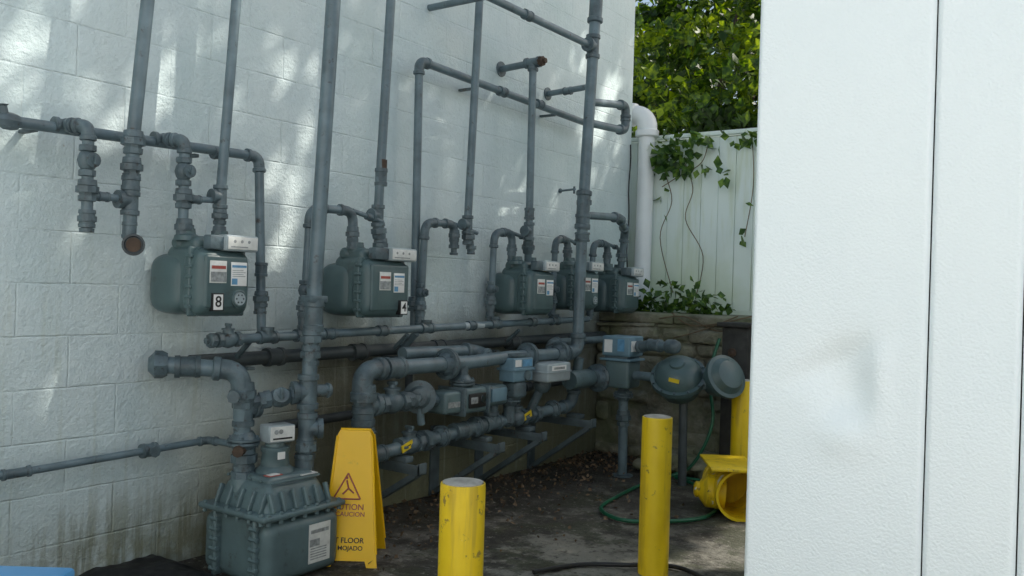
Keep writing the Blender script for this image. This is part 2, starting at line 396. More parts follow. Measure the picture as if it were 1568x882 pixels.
b.pipe([P(2.0,4.4,.22),P(2.0,2.6,.22),P(1.935,1.80,.22),P(1.93,1.40,.22)],r,elbow=False)
b.union(P(1.935,1.775,.22),Z,r); b.union(P(1.932,1.675,.22),Z,r*.92); b.coupling(P(1.931,1.60,.22),Z,r)
b.tee(P(1.93,1.545,.22),Z,-Y,r*.95)
b.cyl(P(1.93,1.548,.22),P(1.76,1.548,.22),.014); b.coupling(P(1.82,1.548,.22),Y,.014)
b.coupling(P(1.93,1.43,.22),Z,r*.8)
b.pipe([P(1.93,1.46,.22),P(1.93,1.375,.22),P(1.93,1.375,.27)],r*.75)
b.lathe(V((.262,1.925,1.372)),V((.8,-.6,0)),[(0,.02),(.0,.040),(.022,.042),(.024,.034),(.016,.030)],'pipe2',24)
b.lathe(V((.262,1.925,1.372)),V((.8,-.6,0)),[(.0165,.028),(.0185,.027)],'rust',20)
b.done("gas_riser_pipe")
b=MB(); r=.0215
b.pipe([P(2.40,4.4,.22),P(2.40,2.6,.22),P(2.34,1.60,.22),P(2.34,1.42,.22)],r,elbow=False)
b.tee(P(2.34,1.60,.22),Z,-Y,r); b.cyl(P(2.34,1.585,.22),P(2.17,1.575,.22),.013); b.coupling(P(2.22,1.577,.22),Y,.014)
b.union(P(2.34,1.52,.22),Z,r*.9); b.union(P(2.34,1.445,.22),Z,r*.9)
b.done("gas_riser_pipe")
def meter(y0,y1,z0,z1,num=None,full=True,x1=.38):
    e=empty("gas_meter"); yc=(y0+y1)/2; w=y1-y0; h=z1-z0; x0=.05
    b=MB()
    b.box2((x0+.06,y0+.014,z0+.012),(x1-.06,y1-.014,z1-.035),.045,'meter',7)
    b.box2((x0+.09,y0+.03,z1-.085),(x1-.075,y1-.03,z1),.030,'meter',5)
    b.superbox((x0-.045,y0-.012,z0-.002),(x0+.21,y1+.012,z1-.070),.42)
    b.superbox((x1-.15,y0+.002,z0-.002),(x1+.004,y1-.002,z1-.050),.34)
    b.box2((x1-.078,y0-.004,z0-.002),(x1-.062,y1+.004,z1-.045),.0075,'meter',3)
    b.box2((x1-.04,y0+.028,z0+.030),(x1,y1-.028,z1-.075),.014,'meter',4)
    n=6
    for i in range(n):
        zz=z0+.035+(h-.12)*i/(n-1)
        for yy in (y0+.004,y1-.004):
            b.lathe(V((x1-.083,yy,zz)),X,[(-.006,.0095),(.028,.0095),(.032,.006)],'meter',8)
    for i in range(5):
        yy=y0+.035+(w-.07)*i/4
        b.lathe(V((x1-.083,yy,z0+.006)),X,[(-.004,.009),(.030,.008)],'meter',8)
        b.lathe(V((x1-.083,yy,z1-.056)),X,[(-.004,.009),(.030,.008)],'meter',8)
    for yy in (yc-.085,yc+.075):
        b.lathe(V((.22,yy,z1-.02)),Z,[(0,.052),(.02,.048),(.028,.036),(.05,.033)],'meter',20)
    b.lathe(V((.18,y0+.07,z1-.03)),-Y,[(0,.035),(.04,.032),(.052,.018)],'meter',16)
    b.done("casing",e)
    b=MB()
    b.box2((x1-.055,y0+.05,z1-.055),(x1-.003,y1-.005,z1+.004),.008,'fit',2)
    b.box2((x1-.05,yc-.02,z1-.058),(x1+.016,y1+.006,z1+.008),.007,'alu',2)
    b.box2((x1+.016,yc-.014,z1-.050),(x1+.019,y1+.0,z1+.001),.001,'label')
    for i in range(3):
        yy=yc+.012+i*(w*.5-.02)/3.2
        b.lathe(V((x1+.0192,yy+.006,z1-.018)),X,[(0,.0065),(.001,.0065)],'labelgrey',14)
    b.box2((x1+.0192,yc-.0,z1-.043),(x1+.0205,y1-.05,z1-.038),0,'labelgrey')
    b.done("index",e)
    b=MB(); X0=x1+.0055
    b.box2((x1-.006,yc-.085,z0+.135),(X0,yc-.008,z0+.225),.0005,'label'); 
    b.box2((X0,yc-.080,z0+.192),(X0+.001,yc-.013,z0+.205),0,'labelred')
    b.box2((X0,yc-.083,z0+.140),(X0+.001,yc-.010,z0+.180),0,'labelgrey')
    b.box2((x1-.006,yc+.015,z0+.125),(X0,yc+.092,z0+.222),.0005,'white')
    b.box2((X0,yc+.018,z0+.200),(X0+.001,yc+.089,z0+.210),0,'labelblue')
    b.box2((X0,yc+.018,z0+.130),(X0+.001,yc+.045,z0+.155),0,'labelblue')
    for i in range(4): b.box2((X0,yc+.02,z0+.163+i*.008),(X0+.001,yc+.084-.01*(i%2),z0+.1655+i*.008),0,'labelgrey')
    if full:
        b.lathe(V((x1-.004,yc+.058,z0+.072)),X,[(-.01,.040),(.010,.038),(.013,.031),(.009,.028)],'meter',26)
        b.lathe(V((x1+.004,yc+.058,z0+.072)),X,[(0,.028),(.006,.027)],'alu',22)
        for i in range(6):
            an=i*1.047; b.lathe(V((x1+.010,yc+.058+.017*math.cos(an),z0+.072+.017*math.sin(an))),X,[(0,.004),(.001,.004)],'pipe2',8)
    if num:
        yn=yc-.048 if num=="8" else yc+.080
        zn=z0+.058 if num=="8" else z0+.05
        if num=="4": X0+=.008
        b.box2((x1-.012,yn-.027,zn-.036),(X0+.004,yn+.027,zn+.036),.0005,'black')
        b.box2((X0+.004,yn-.022,zn-.031),(X0+.0052,yn+.022,zn+.031),0,'white')
    b.done("labels",e)
    if num:
        text("number_"+num,num,.062,(X0+.0062,yn,zn),FX,'black',e,.0004)
    return e
meter(2.135,2.40,1.10,1.425,"8")
meter(3.075,3.40,1.085,1.425,"4",False)
meter(4.50,4.775,1.085,1.42,None,False)
meter(5.13,5.42,1.11,1.44,None,True,.34)
meter(5.68,5.96,1.09,1.42,None,False)

b=MB(); r=.021
b.cyl(P(2.31,.99,.22),P(5.46,1.045,.22),r)
b.valve(P(2.40,.992,.22),Y,Z,r*1.05); hexcap(b,P(2.33,.99,.22),-Y,r)
for y in (2.61,2.82,3.70,4.34,5.02): b.tee(P(y,.99+.0175*(y-2.3),.22),Y,Z,r)
for y in (2.98,3.35,4.1,4.75): b.coupling(P(y,.99+.0175*(y-2.3),.22),Y,r)
for y in (2.52,3.55,4.6): 
    b.cyl(P(y,.985,.22),P(y,.90,.12),.012,mat='fit')
b.lathe(P(4.12,1.02,.22),Y,[(-.09,.0225),(.09,.0225)],'alu',16)
b.done("gas_header_pipe")
b=MB(); r=.032
b.cyl(P(2.30,.89,.10),P(5.9,.91,.10),r,mat='pipe2')
for y in (2.75,3.3,3.95,4.7,5.4): b.coupling(P(y,.893,.10),Y,r,mat='pipe2')
for y in (2.6,3.6,4.5,5.3): b.box2((0,y-.02,.84),(.13,y+.02,.855),.003,'steel')
b.done("gas_header_pipe")
b=MB(); r=.024
b.cyl(P(2.75,.56,.09),P(5.85,.60,.09),r,mat='pipe2')
for y in (3.0,3.9,4.9): b.coupling(P(y,.563+.013*(y-2.75),.09),Y,r,mat='pipe2')
b.pipe([P(3.62,.90,.12),P(3.62,.99,.22)],.02); b.pipe([P(3.66,.90,.14),P(3.66,.62,.14)],.022,mat='pipe2')
b.done("gas_header_pipe")
b=MB(); r=.036
b.pipe([P(2.15,.89,.11),P(2.41,.865,.30),P(2.44,.36,.30)],r,bend=2.0)
b.lathe(P(2.15,.89,.11),V((-.55,-.8,0)),[(-.03,r*1.3),(-.01,r*1.6),(.02,r*1.6),(.03,r*1.2),(.045,r*.8)],'fit',8)
b.coupling(P(2.24,.881,.17),V((.55,.8,0)),r*.95)
b.union(P(2.425,.765,.30),Z,r*.9)
b.tee(P(2.43,.70,.30),Z,Y,r*.9)
b.lathe(P(2.41,.76,.30),V((.5,-.8,0)),[(0,.022),(.06,.02),(.062,.028),(.08,.028)],'fit',8)
b.flange(P(2.435,.56,.30),Z,r,k=1.9); b.union(P(2.44,.49,.30),Z,r*.9)
b.lathe(P(2.435,.53,.30),V((.6,-.8,0)),[(0,.03),(.07,.02),(.075,.026),(.09,.024)],'rust',8)
b.union(P(2.44,.42,.30),Z,r*.85)
b.done("gas_feed_pipe")
b=MB(); r=.033
b.pipe([P(2.79,4.4,.42),P(2.765,2.60,.42),P(2.70,1.20,.42),P(2.68,.72,.42),P(2.68,.33,.40)],r,elbow=False)
b.box2((.38,2.655,1.16),(.46,2.745,1.19),.003,'fit'); b.coupling(P(2.70,1.10,.42),Z,r,.07); b.union(P(2.69,1.0,.42),Z,r*.85)
b.union(P(2.69,.93,.42),Z,r*.8)
b.tee(P(2.68,.765,.42),Z,V((-.4,-.9,0)),r); b.lathe(P(2.70,.765,.42),V((.3,.9,0)),[(0,.03),(.07,.028),(.075,.036),(.09,.03)],'fit',10)
b.cyl(P(2.68,.755,.42),P(2.43,.725,.30),.024)
dv=(P(2.68,.755,.42)-P(2.43,.725,.30)).normalized()
b.valve(P(2.57,.742,.367),dv,V((.7,-.5,.3)),.026)
b.union(P(2.50,.733,.335),dv,.022)
b.tee(P(2.68,.60,.42),Z,V((.6,.8,0)),r*.95); b.union(P(2.68,.52,.42),Z,r*.85); b.coupling(P(2.68,.44,.41),Z,r)
b.done("gas_riser_pipe")
b=MB(); r=.015
b.pipe([P(-.5,.505,.08),P(1.6,.52,.08),P(2.42,.54,.08),P(2.43,.54,.28)],r)
b.coupling(P(2.13,.533,.08),Y,.022); b.lathe(P(2.13,.533,.08),X,[(0,.018),(.04,.018),(.041,.024),(.05,.024)],'fit',8)
for y in (.4,1.3): b.box2((0,y-.01,.50),(.1,y+.01,.506),.002,'steel')
b.done("gas_bypass_pipe")
# large meter
e=empty("large_gas_meter"); b=MB()
x0,x1,y0,y1=.16,.585,2.33,2.755
b.box2((x0+.03,y0+.025,-.01),(x1-.03,y1-.02,.29),.05,'bigmeter',5)
b.box2((x1-.10,y0+.015,.01),(x1,y1-.01,.262),.045,'bigmeter',6)
b.box2((x1-.085,y0-.005,.0),(x1-.060,y1+.008,.278),.012,'bigmeter',3)
b.box2((x0,y0+.01,.01),(x0+.12,y1-.01,.262),.045,'bigmeter',6)
b.box2((x0+.085,y0-.005,.0),(x0+.11,y1+.008,.278),.012,'bigmeter',3)
b.box2((x0-.005,y0-.012,.275),(x1+.005,y1+.012,.300),.010,'bigmeter',3)
def frustum(b,xa,xb,ya,yb,za,zb,ins,mat):
    k=b.mi(mat); bm=bmesh.new(); bmesh.ops.create_cube(bm,size=1)
    for v in bm.verts:
        t=v.co.z>0; i_=ins if t else 0
        v.co=V((xa+i_ if v.co.x<0 else xb-i_, ya+i_ if v.co.y<0 else yb-i_, zb if t else za))
    bmesh.ops.bevel(bm,geom=bm.edges[:],offset=.028,segments=4,profile=.5,affect='EDGES')
    base=len(b.v)
    for i,v in enumerate(bm.verts): v.index=i; b.v.append(v.co.copy())
    for f in bm.faces: b.f.append(tuple(base+v.index for v in f.verts)); b.m.append(k)
    bm.free()
frustum(b,x0+.03,x1-.03,y0+.03,y1-.03,.285,.41,.05,'bigmeter')
b.box2((x0+.09,y0+.09,.38),(x1-.09,y1-.09,.430),.02,'bigmeter',4)
for i in range(6):
    yy=y0+.06+i*(y1-y0-.12)/5
    b.box((x1-.043,yy,.338),(.024,.016,.085),.006,'bigmeter',Matrix.Rotation(-.38,3,'Y'),3)
for i in range(7):
    yy=y0+.02+i*(y1-y0-.04)/6; b.lathe(V((x1-.008,yy,.262)),Z,[(0,.010),(.044,.010),(.048,.006)],'bigmeter',6)
for i in range(5):
    xx=x0+.07+i*(x1-x0-.14)/4
    b.box((xx,y0+.043,.338),(.016,.024,.085),.006,'bigmeter',Matrix.Rotation(-.38,3,'X'),3)
    b.box((xx,(y0+y1)/2,.412),(.014,y1-y0-.16,.012),.005,'bigmeter',None,2)
for i in range(6):
    xx=x0+.03+i*(x1-x0-.06)/5; b.lathe(V((xx,y0+.001,.262)),Z,[(0,.010),(.044,.010),(.048,.006)],'bigmeter',6)
for xx,sg in ((x1-.092,1),(x0+.078,1)):
    for i in range(6):
        zz=.03+i*.042
        for yy in (y0+.004,y1): b.lathe(V((xx,yy,zz)),X,[(-.006,.012),(.040,.012),(.042,.007)],'bigmeter',6)
b.lathe(V((.38,2.54,.42)),Z,[(0,.085),(.02,.08),(.035,.062),(.09,.056),(.10,.062),(.115,.062),(.118,.045),(.14,.042)],'bigmeter',24)
b.lathe(V((.30,2.44,.35)),Z,[(0,.06),(.05,.055),(.06,.048)],'bigmeter',18); b.lathe(V((.40,2.68,.34)),Z,[(0,.055),(.05,.052),(.06,.048)],'bigmeter',18)
b.done("casing",e)
b=MB(); Rz=Matrix.Rotation(math.radians(-12),3,'Z')
b.box((.39,2.54,.595),(.09,.125,.075),.008,'alu',Rz)
b.box((.436,2.531,.597),(.003,.112,.062),0,'label',Rz)
for i in range(4): b.lathe(V((.4385,2.495+.025*i,.607)),V((.98,-.2,0)),[(0,.010),(.001,.010)],'labelgrey',14)
b.box((.4385,2.53,.577),(.002,.09,.007),0,'black',Rz)
b.box2((x1-.004,2.56,.06),(x1+.0015,2.68,.225),0,'label'); b.box2((x1+.0015,2.565,.13),(x1+.0025,2.62,.16),0,'labelgrey')
for i in range(5): b.box2((x1+.0015,2.57,.075+.011*i),(x1+.0025,2.66,.079+.011*i),0,'labelgrey')
b.box2((x1+.0015,2.57,.185),(x1+.0025,2.67,.20),0,'labelgrey')
b.box2((.438,2.505,.490),(.445,2.54,.520),0,'white')
b.box((.48,2.63,.4195),(.05,.09,.003),0,'label'); b.box((.455,2.47,.432),(.04,.07,.003),0,'labelred'); b.box((.455,2.47,.4345),(.03,.05,.002),0,'label')
b.done("index_and_labels",e)

def stub(y0,ya,zc,d,zb=1.0,r=.0205,zend=1.42,name="gas_meter_feed_pipe"):
    b=MB(); b.pipe([P(y0,zb,d),P(y0+.02,zc,d),P(ya,zc+.01,d),P(ya,zend,d)],r,bend=3.2)
    b.union(P(y0,zb+.13,d),Z,r*1.05); b.coupling(P(y0,zb+.06,d),Z,r); b.valve(P(y0,zb+.21,d),Z,X,r*.85)
    b.union(P(ya,zend+.075,d),Z,r*1.0); b.coupling(P(ya,zend+.03,d),Z,r)
    b.cyl(P(ya-.005,zc+.01,d),P(ya+.19,zc-.03,d+.02),.012); b.coupling(P(ya+.10,zc-.01,d+.01),Y,.013)
    return b
stub(2.82,3.12,1.60,.22).done("gas_meter_feed_pipe")
b=MB(); r=.024
b.pipe([P(3.36,4.4,.22),P(3.345,2.75,.22),P(3.295,1.60,.22),P(3.325,1.42,.22)],r,elbow=False)
b.coupling(P(3.31,1.80,.22),Z,r,.045); b.lathe(P(3.312,1.86,.22),Z,[(-.03,r*1.15),(.03,r*1.15)],'rust',14)
b.tee(P(3.295,1.60,.22),Z,-Y,r); b.union(P(3.305,1.52,.22),V((0,.15,-1)),r); b.union(P(3.32,1.45,.22),Z,r)
b.done("gas_riser_pipe")
b=MB(); r=.023
b.pipe([P(3.70,1.02,.13),P(3.69,2.50,.12),P(5.60,2.46,.12)],r)
for y in (4.48,4.9): b.coupling(P(y,2.483,.12),Y,r)
b.union(P(3.695,1.15,.13),Z,r)
for y in (4.2,5.1): b.box2((0,y-.012,2.44),(.12,y+.012,2.455),.003,'steel')
b.done("gas_header_pipe")
b=stub(3.69,3.97,1.60,.18,zend=1.47); b.lathe(P(3.97,1.49,.18),-Z,[(0,.022),(0,.032),(.02,.032),(.022,.018),(.045,.018),(.046,.026),(.06,.024)],'fit',10)
b.done("gas_meter_feed_pipe")
b=MB(); r=.0235
b.pipe([P(4.11,4.4,.22),P(4.10,3.2,.22),P(4.04,1.60,.22),P(4.08,1.46,.22)],r,elbow=False)
b.tee(P(4.04,1.61,.22),Z,-Y,r); b.union(P(4.05,1.54,.22),Z,r); b.lathe(P(4.08,1.49,.22),-Z,[(0,.02),(0,.032),(.02,.032),(.022,.018),(.045,.026),(.05,.024)],'fit',10)
b.done("gas_riser_pipe")
b=MB(); r=.024
b.pipe([P(4.58,2.68,.28),P(4.59,1.60,.28),P(4.66,1.42,.23)],r,elbow=False)
b.tee(P(4.58,2.67,.28),X,-Z,r); b.cyl(P(4.62,2.67,0),P(4.58,2.67,.31),r*.9); b.lathe(P(4.575,2.67,.33),V((1,0,0)),[(0,r*1.3),(.03,r*1.3),(.032,r*.7),(.05,r*.7)],'rust',8)
b.lathe(P(4.62,2.67,0),X,[(0,.05),(.008,.05),(.01,.03)],'fit',14)
b.coupling(P(4.588,1.72,.28),Z,r); b.tee(P(4.59,1.61,.28),Z,-Y,r); b.union(P(4.63,1.51,.25),V((-.25,.35,-1)),r)
b.done("gas_riser_pipe")
stub(4.34,4.55,1.59,.18,zb=1.03).done("gas_meter_feed_pipe")
stub(5.04,5.22,1.59,.18,zb=1.04,zend=1.44).done("gas_meter_feed_pipe")
stub(5.52,5.75,1.59,.20,zb=1.04,zend=1.43).done("gas_meter_feed_pipe")
b=MB(); r=.037
b.pipe([P(5.13,4.5,.42),P(5.10,3.16,.42),P(5.01,1.78,.42),P(4.99,.84,.42),P(4.3,.84,.38)],r)
b.tee(P(5.075,2.87,.42),Z,-Y,r*.9); b.union(P(5.02,1.83,.42),Z,r*.8); b.coupling(P(5.01,1.70,.42),Z,r,.05); b.coupling(P(5.01,1.60,.42),Z,r,.03)
b.done("gas_riser_pipe")
b=MB(); b.cyl(P(3.85,2.87,.42),P(5.07,2.87,.42),.023); b.coupling(P(4.3,2.87,.42),Y,.023); b.cyl(P(3.9,2.87,.42),P(3.9,2.87,0),.02); b.done("gas_header_pipe")
b=MB(); b.cyl(P(5.18,2.62,0),P(5.05,2.60,.42),.020); b.lathe(P(5.18,2.62,0),X,[(0,.045),(.008,.045),(.01,.03)],'fit',14); b.coupling(P(5.13,2.61,.2),X,.02)
b.pipe([P(5.06,2.50,.42),P(5.56,2.57,.42),P(5.56,2.39,.42),P(5.05,2.36,.42)],.026); b.done("gas_bypass_pipe")
b=MB(); b.pipe([P(5.02,1.745,.42),P(5.52,1.77,.42),P(5.83,1.70,.30),P(5.87,1.42,.25)],.026); b.union(P(5.86,1.52,.26),Z,.025); b.done("gas_bypass_pipe")
b=MB(); b.cyl(P(5.38,1.96,0),P(5.33,1.96,.16),.008); b.lathe(P(5.38,1.96,0),X,[(0,.018),(.01,.018)],'fit',8); b.cyl(P(5.335,1.98,.15),P(5.335,1.93,.15),.008,mat='fit'); b.done("wall_hook")

b=MB(); r=.041
b.pipe([P(3.11,.36,.35),P(3.08,.83,.35),P(3.74,.825,.35)],r)
b.flange(P(3.73,.825,.35),Y,r); b.pipe([P(3.76,.825,.35),P(3.90,.825,.36)],r); b.pipe([P(3.90,.825,.36),P(4.3,.84,.38)],r*.95)
b.coupling(P(3.3,.828,.35),Y,r); b.union(P(3.10,.70,.35),Z,r*.95); b.coupling(P(3.10,.585,.35),Z,r)
b.flange(P(3.105,.52,.35),Z,r*.85,k=1.8)
b.tee(P(3.10,.655,.35),Z,Y,r); b.cyl(P(3.1,.66,.35),P(3.62,.64,.37),.028)
b.valve(P(3.29,.655,.36),Y,Z,.034); b.union(P(3.40,.65,.36),Y,.03)
b.lathe(P(3.50,.665,.36),V((.55,-.8,.05)),[(-.05,.02),(-.048,.04),(-.02,.06),(-.012,.088),(.006,.088),(.012,.06),(.035,.045),(.04,.02),(.07,.018)],'fit',26)
b.pipe([P(3.50,.63,.36),P(3.52,.52,.36)],.02)
b.done("gas_regulator_run")
b=MB(); r=.033
b.pipe([P(3.11,.40,.35),P(4.0,.45,.35),P(5.05,.48,.35),P(5.05,.80,.40)],r)
b.coupling(P(3.2,.405,.35),Y,r); b.valve(P(3.44,.422,.35),Y,Z,r*.95); b.union(P(3.56,.43,.35),Y,r); b.flange(P(3.70,.435,.35),Y,r,k=1.8)
b.coupling(P(3.86,.445,.35),Y,r*1.1,.06); b.flange(P(4.0,.452,.35),Y,r,k=1.8); b.valve(P(4.40,.462,.35),Y,Z,r); b.union(P(4.6,.467,.35),Y,r); b.flange(P(4.82,.475,.35),Y,r,k=1.8)
b.tee(P(4.15,.456,.35),Y,Z,r); b.cyl(P(4.15,.45,.35),P(4.15,.62,.37),.03)
for y,z in ((3.38,.427),(4.47,.475)):
    b.box((.392,y,z),(.004,.085,.038),0,'tag',Matrix.Rotation(.3,3,'X')); b.box((.3945,y,z),(.001,.05,.006),0,'black',Matrix.Rotation(.3,3,'X'))
b.done("gas_header_pipe")
e=empty("rotary_gas_meter"); b=MB()
b.box2((.30,3.62,.565),(.44,3.76,.685),.018,'bigmeter',3); b.box2((.29,3.77,.555),(.45,3.98,.695),.022,'bigmeter',3); b.box2((.30,3.99,.57),(.44,4.20,.69),.03,'bigmeter',4)
b.box2((.27,3.755,.545),(.46,3.775,.70),.004,'fit'); b.box2((.27,3.975,.545),(.46,3.995,.70),.004,'fit')
b.cyl(P(3.85,.60,.37),P(3.85,.83,.36),.034,mat='fit'); b.flange(P(3.85,.72,.365),Z,.034); 
b.cyl(P(4.20,.63,.37),P(4.32,.66,.37),.035,mat='fit')
b.done("casing",e); b=MB()
b.box2((.449,3.80,.585),(.462,3.95,.665),.006,'black'); b.box2((.462,3.81,.61),(.465,3.87,.645),.001,'labelgrey'); b.lathe(V((.462,3.92,.63)),X,[(0,.022),(.004,.02)],'glass',18)
b.box2((.439,4.02,.60),(.452,4.16,.675),.004,'bluebox'); b.box2((.439,3.64,.60),(.443,3.74,.63),0,'labelgrey')
b.done("counter",e)
e=empty("gas_volume_corrector"); b=MB()
b.box2((.36,4.20,.70),(.47,4.40,.84),.010,'bluebox',3); b.box2((.35,4.19,.765),(.48,4.41,.78),.003,'bluebox')
b.box2((.37,4.22,.84),(.46,4.38,.865),.008,'fit'); b.box2((.35,4.24,.60),(.46,4.36,.70),.02,'fit',3)
b.lathe(V((.47,4.33,.735)),X,[(0,.03),(.012,.028)],'fit',18)
b.box2((.47,4.21,.79),(.473,4.27,.83),0,'white'); b.box2((.47,4.29,.79),(.473,4.38,.83),0,'labelblue')
b.cyl(P(4.30,.45,.37),P(4.30,.62,.37),.034,mat='fit'); b.flange(P(4.30,.59,.37),Z,.034)
b.done("corrector_body",e); b=MB()
b.box2((.38,4.46,.685),(.54,4.72,.80),.012,'alu',3); b.box2((.375,4.455,.74),(.545,4.725,.75),.002,'alu'); 
b.box2((.54,4.50,.755),(.543,4.66,.785),0,'white'); b.box2((.543,4.52,.762),(.5435,4.64,.776),0,'labelgrey')
b.lathe(P(4.58,.66,.42),-Z,[(-.03,.05),(.0,.055),(.03,.05),(.05,.03)],'fit',18); b.cyl(P(4.58,.66,.42),P(4.55,.50,.36),.028,mat='fit')
b.done("display_box",e)
b=MB(); b.pipe([P(3.50,.885,.23),P(4.12,.875,.24),P(4.14,.83,.36)],.034); b.pipe([P(4.72,.83,.39),P(4.85,.9,.30),P(5.6,.90,.28)],.026); b.valve(P(5.2,.90,.29),Y,Z,.026)
b.flange(P(4.46,.84,.385),Y,.038); b.flange(P(4.78,.84,.41),Y,.038); b.done("gas_header_pipe")
e=empty("turbine_gas_meter"); b=MB()
b.lathe(V((.42,4.90,.66)),Y,[(0,.04),(0,.058),(.02,.062),(.24,.062),(.26,.055),(.30,.045),(.42,.045)],'bigmeter',24)
b.flange(V((.45,5.22,.66)),Y,.045)
b.box2((.50,5.22,.60),(.68,5.40,.79),.02,'bigmeter',3); b.box2((.47,5.20,.785),(.70,5.42,.80),.004,'bluebox')
b.box2((.48,5.21,.815),(.69,5.41,.95),.012,'bluebox',3); b.box2((.50,5.22,.80),(.67,5.40,.815),.003,'fit')
b.box2((.50,5.2065,.84),(.56,5.2095,.925),0,'white'); b.box2((.60,5.2065,.85),(.65,5.2095,.93),0,'labelblue'); b.box2((.69,5.23,.85),(.693,5.30,.92),0,'white');b.box2((.69,5.32,.85),(.693,5.39,.92),0,'labelgrey')
b.cyl(V((.60,5.31,.62)),V((.60,5.33,0)),.032,mat='pipe'); b.flange(V((.60,5.31,.55)),Z,.032); b.union(V((.60,5.32,.40)),Z,.03); b.lathe(V((.60,5.33,0)),Z,[(0,.07),(.01,.07),(.012,.04)],'fit',18)
b.done("casing",e)
b=MB()
b.pipe([V((.66,5.33,.87)),V((.80,5.28,.90)),V((1.02,5.20,.905))],.030); b.lathe(V((.95,5.225,.905)),V((.95,-.3,0)),[(0,.032),(.01,.045),(.06,.047),(.085,.04),(.10,.02)],'fit',18)
b.coupling(V((.84,5.265,.903)),V((.95,-.3,0)),.03)
ax=V((.16,-.62,.77)).normalized(); cc=V((1.02,5.26,.71))
b.lathe(cc,ax,[(-.17,.03),(-.165,.07),(-.12,.125),(-.06,.150),(-.015,.155),(-.015,.180),(.015,.180),(.015,.155),(.05,.145),(.085,.115),(.105,.08),(.115,.05),(.13,.045),(.135,.02)],'meter',36)
a_,b_=frame(ax)
for i in range(12):
    an=2*math.pi*i/12; b.lathe(cc+(a_*math.cos(an)+b_*math.sin(an))*.168,ax,[(-.025,.009),(.025,.009)],'fit',6)
b.box(V((1.06,5.105,.700)),(.07,.004,.025),0,'tag',Matrix.Rotation(.15,3,'Y')) 
b.pipe([V((.92,5.28,.69)),V((.72,5.31,.69)),V((.62,5.31,.69))],.03,elbow=False)
b.lathe(V((1.31,5.32,.73)),V((.80,-.45,.4)),[(-.15,.04),(-.13,.09),(-.05,.12),(-.01,.125),(-.01,.142),(.015,.142),(.02,.12),(.06,.09),(.075,.03)],'meter',28)
b.cyl(V((1.15,5.28,.67)),V((1.31,5.30,.70)),.035,mat='fit')
b.cyl(V((1.04,5.30,.60)),V((1.04,5.32,0)),.028,mat='pipe2')
b.done("gas_service_regulator")
for y,z in ((3.38,.345),(4.06,.365),(4.50,.375),(5.10,.39)):
    b=MB()
    b.box2((0,y-.03,z-.05),(.50,y+.03,z-.044),.001,'steel'); b.box2((0,y-.03,z-.044),(.50,y-.024,z+.0),.001,'steel'); b.box2((.49,y-.03,z-.05),(.50,y+.03,z+.008),.001,'steel')
    b.box2((0,y-.04,.0),(.012,y+.04,z+.05),.001,'steel')
    L=V((.46,0,z-.06)); c=V((.24,y,(z-.06)/2)); an=math.atan2(z-.06,.46)
    b.box(c,(L.length,.05,.007),.001,'steel',Matrix.Rotation(-an,3,'Y')); b.box(c+V((0,-.024,.012)),(L.length,.006,.03),.001,'steel',Matrix.Rotation(-an,3,'Y'))
    b.box2((.30,y-.03,z+.0),(.41,y+.03,z+.03),.004,'steel')
    b.done("pipe_support_bracket")
# ---------------------------------------------------------------- drain pipe, cable
b=MB(); b.pipe([V((-.35,6.58,2.78)),V((.08,6.58,2.70)),V((.08,6.56,1.10))],.068,'pvc','pvc',True,1.5); b.done("white_downspout")
b=MB(); pts=[V((.008,6.43+.01*math.sin(i*1.3),2.45-i*.1)) for i in range(14)]; b.sweep(pts,.005,'cable',8)
b.done("wall_cable")
# ---------------------------------------------------------------- fence
fe=empty("board_fence"); b=MB(); x=-.9
while x<5.2:
    w=.142+random.uniform(-.004,.004); b.box2((x,6.66+random.uniform(-.003,.003),1.12),(x+w,6.685,2.50+random.uniform(-.006,.006)),.003,'fence',1); x+=w+.003
b.done("boards",fe); b=MB(); b.box2((-.9,6.63,2.512),(5.2,6.72,2.545),.004,'fence'); b.box2((-.9,6.69,2.2),(5.2,6.73,2.29),.003,'fence'); b.box2((-.9,6.69,1.3),(5.2,6.73,1.39),.003,'fence'); b.box2((-.9,6.655,.0),(5.2,6.70,1.119),.0,'fence'); b.done("rails",fe)
se=empty("stone_retaining_wall"); b=MB(); z=0
while z<1.0:
    h=random.uniform(.09,.17)
    if z+h>1.0: h=1.02-z
    x=0.006-random.uniform(0,.2)
    while x<5.2:
        w=random.uniform(.22,.65); xl=max(x,.006); hh=h*random.uniform(.86,1.04)
        b.box(((xl+x+w)/2,6.10+random.uniform(-.03,.03),z+h/2+random.uniform(-.008,.008)),(x+w-xl-.006,.26,hh),.034,'stone',Matrix.Rotation(random.uniform(-.035,.035),3,'Y')@Matrix.Rotation(random.uniform(-.07,.07),3,'Z'),4)
        x+=w
    z+=h
b.done("stones",se)
b=MB(); b.box2((.004,6.00,0),(5.2,6.62,1.0),.0,'stone'); x=.01
while x<5.2:
    w=random.uniform(.5,.9); b.box((x+w/2,6.30,1.055),(w-.006,.66,.075),.018,'stone',Matrix.Rotation(random.uniform(-.008,.008),3,'Y'),3); x+=w
b.done("coping",se)
b=MB()
for i in range(34):
    b.box((random.uniform(.6,2.2),random.uniform(5.55,5.92),random.uniform(.02,.12)),(random.uniform(.10,.26),random.uniform(.1,.2),random.uniform(.05,.12)),.03,'stone',Matrix.Rotation(random.uniform(-1,1),3,'Z')@Matrix.Rotation(random.uniform(-.3,.3),3,'X'),3)
b.done("loose_stones")
b=MB(); b.box2((1.12,5.72,0),(1.30,5.90,1.03),.012,'wood'); b.box2((1.09,5.69,1.03),(1.33,5.93,1.06),.008,'wood'); b.lathe(V((1.2,5.715,.86)),-Y,[(0,.03),(.01,.03),(.012,.015),(.03,.012)],'rust',10); b.done("wooden_post")
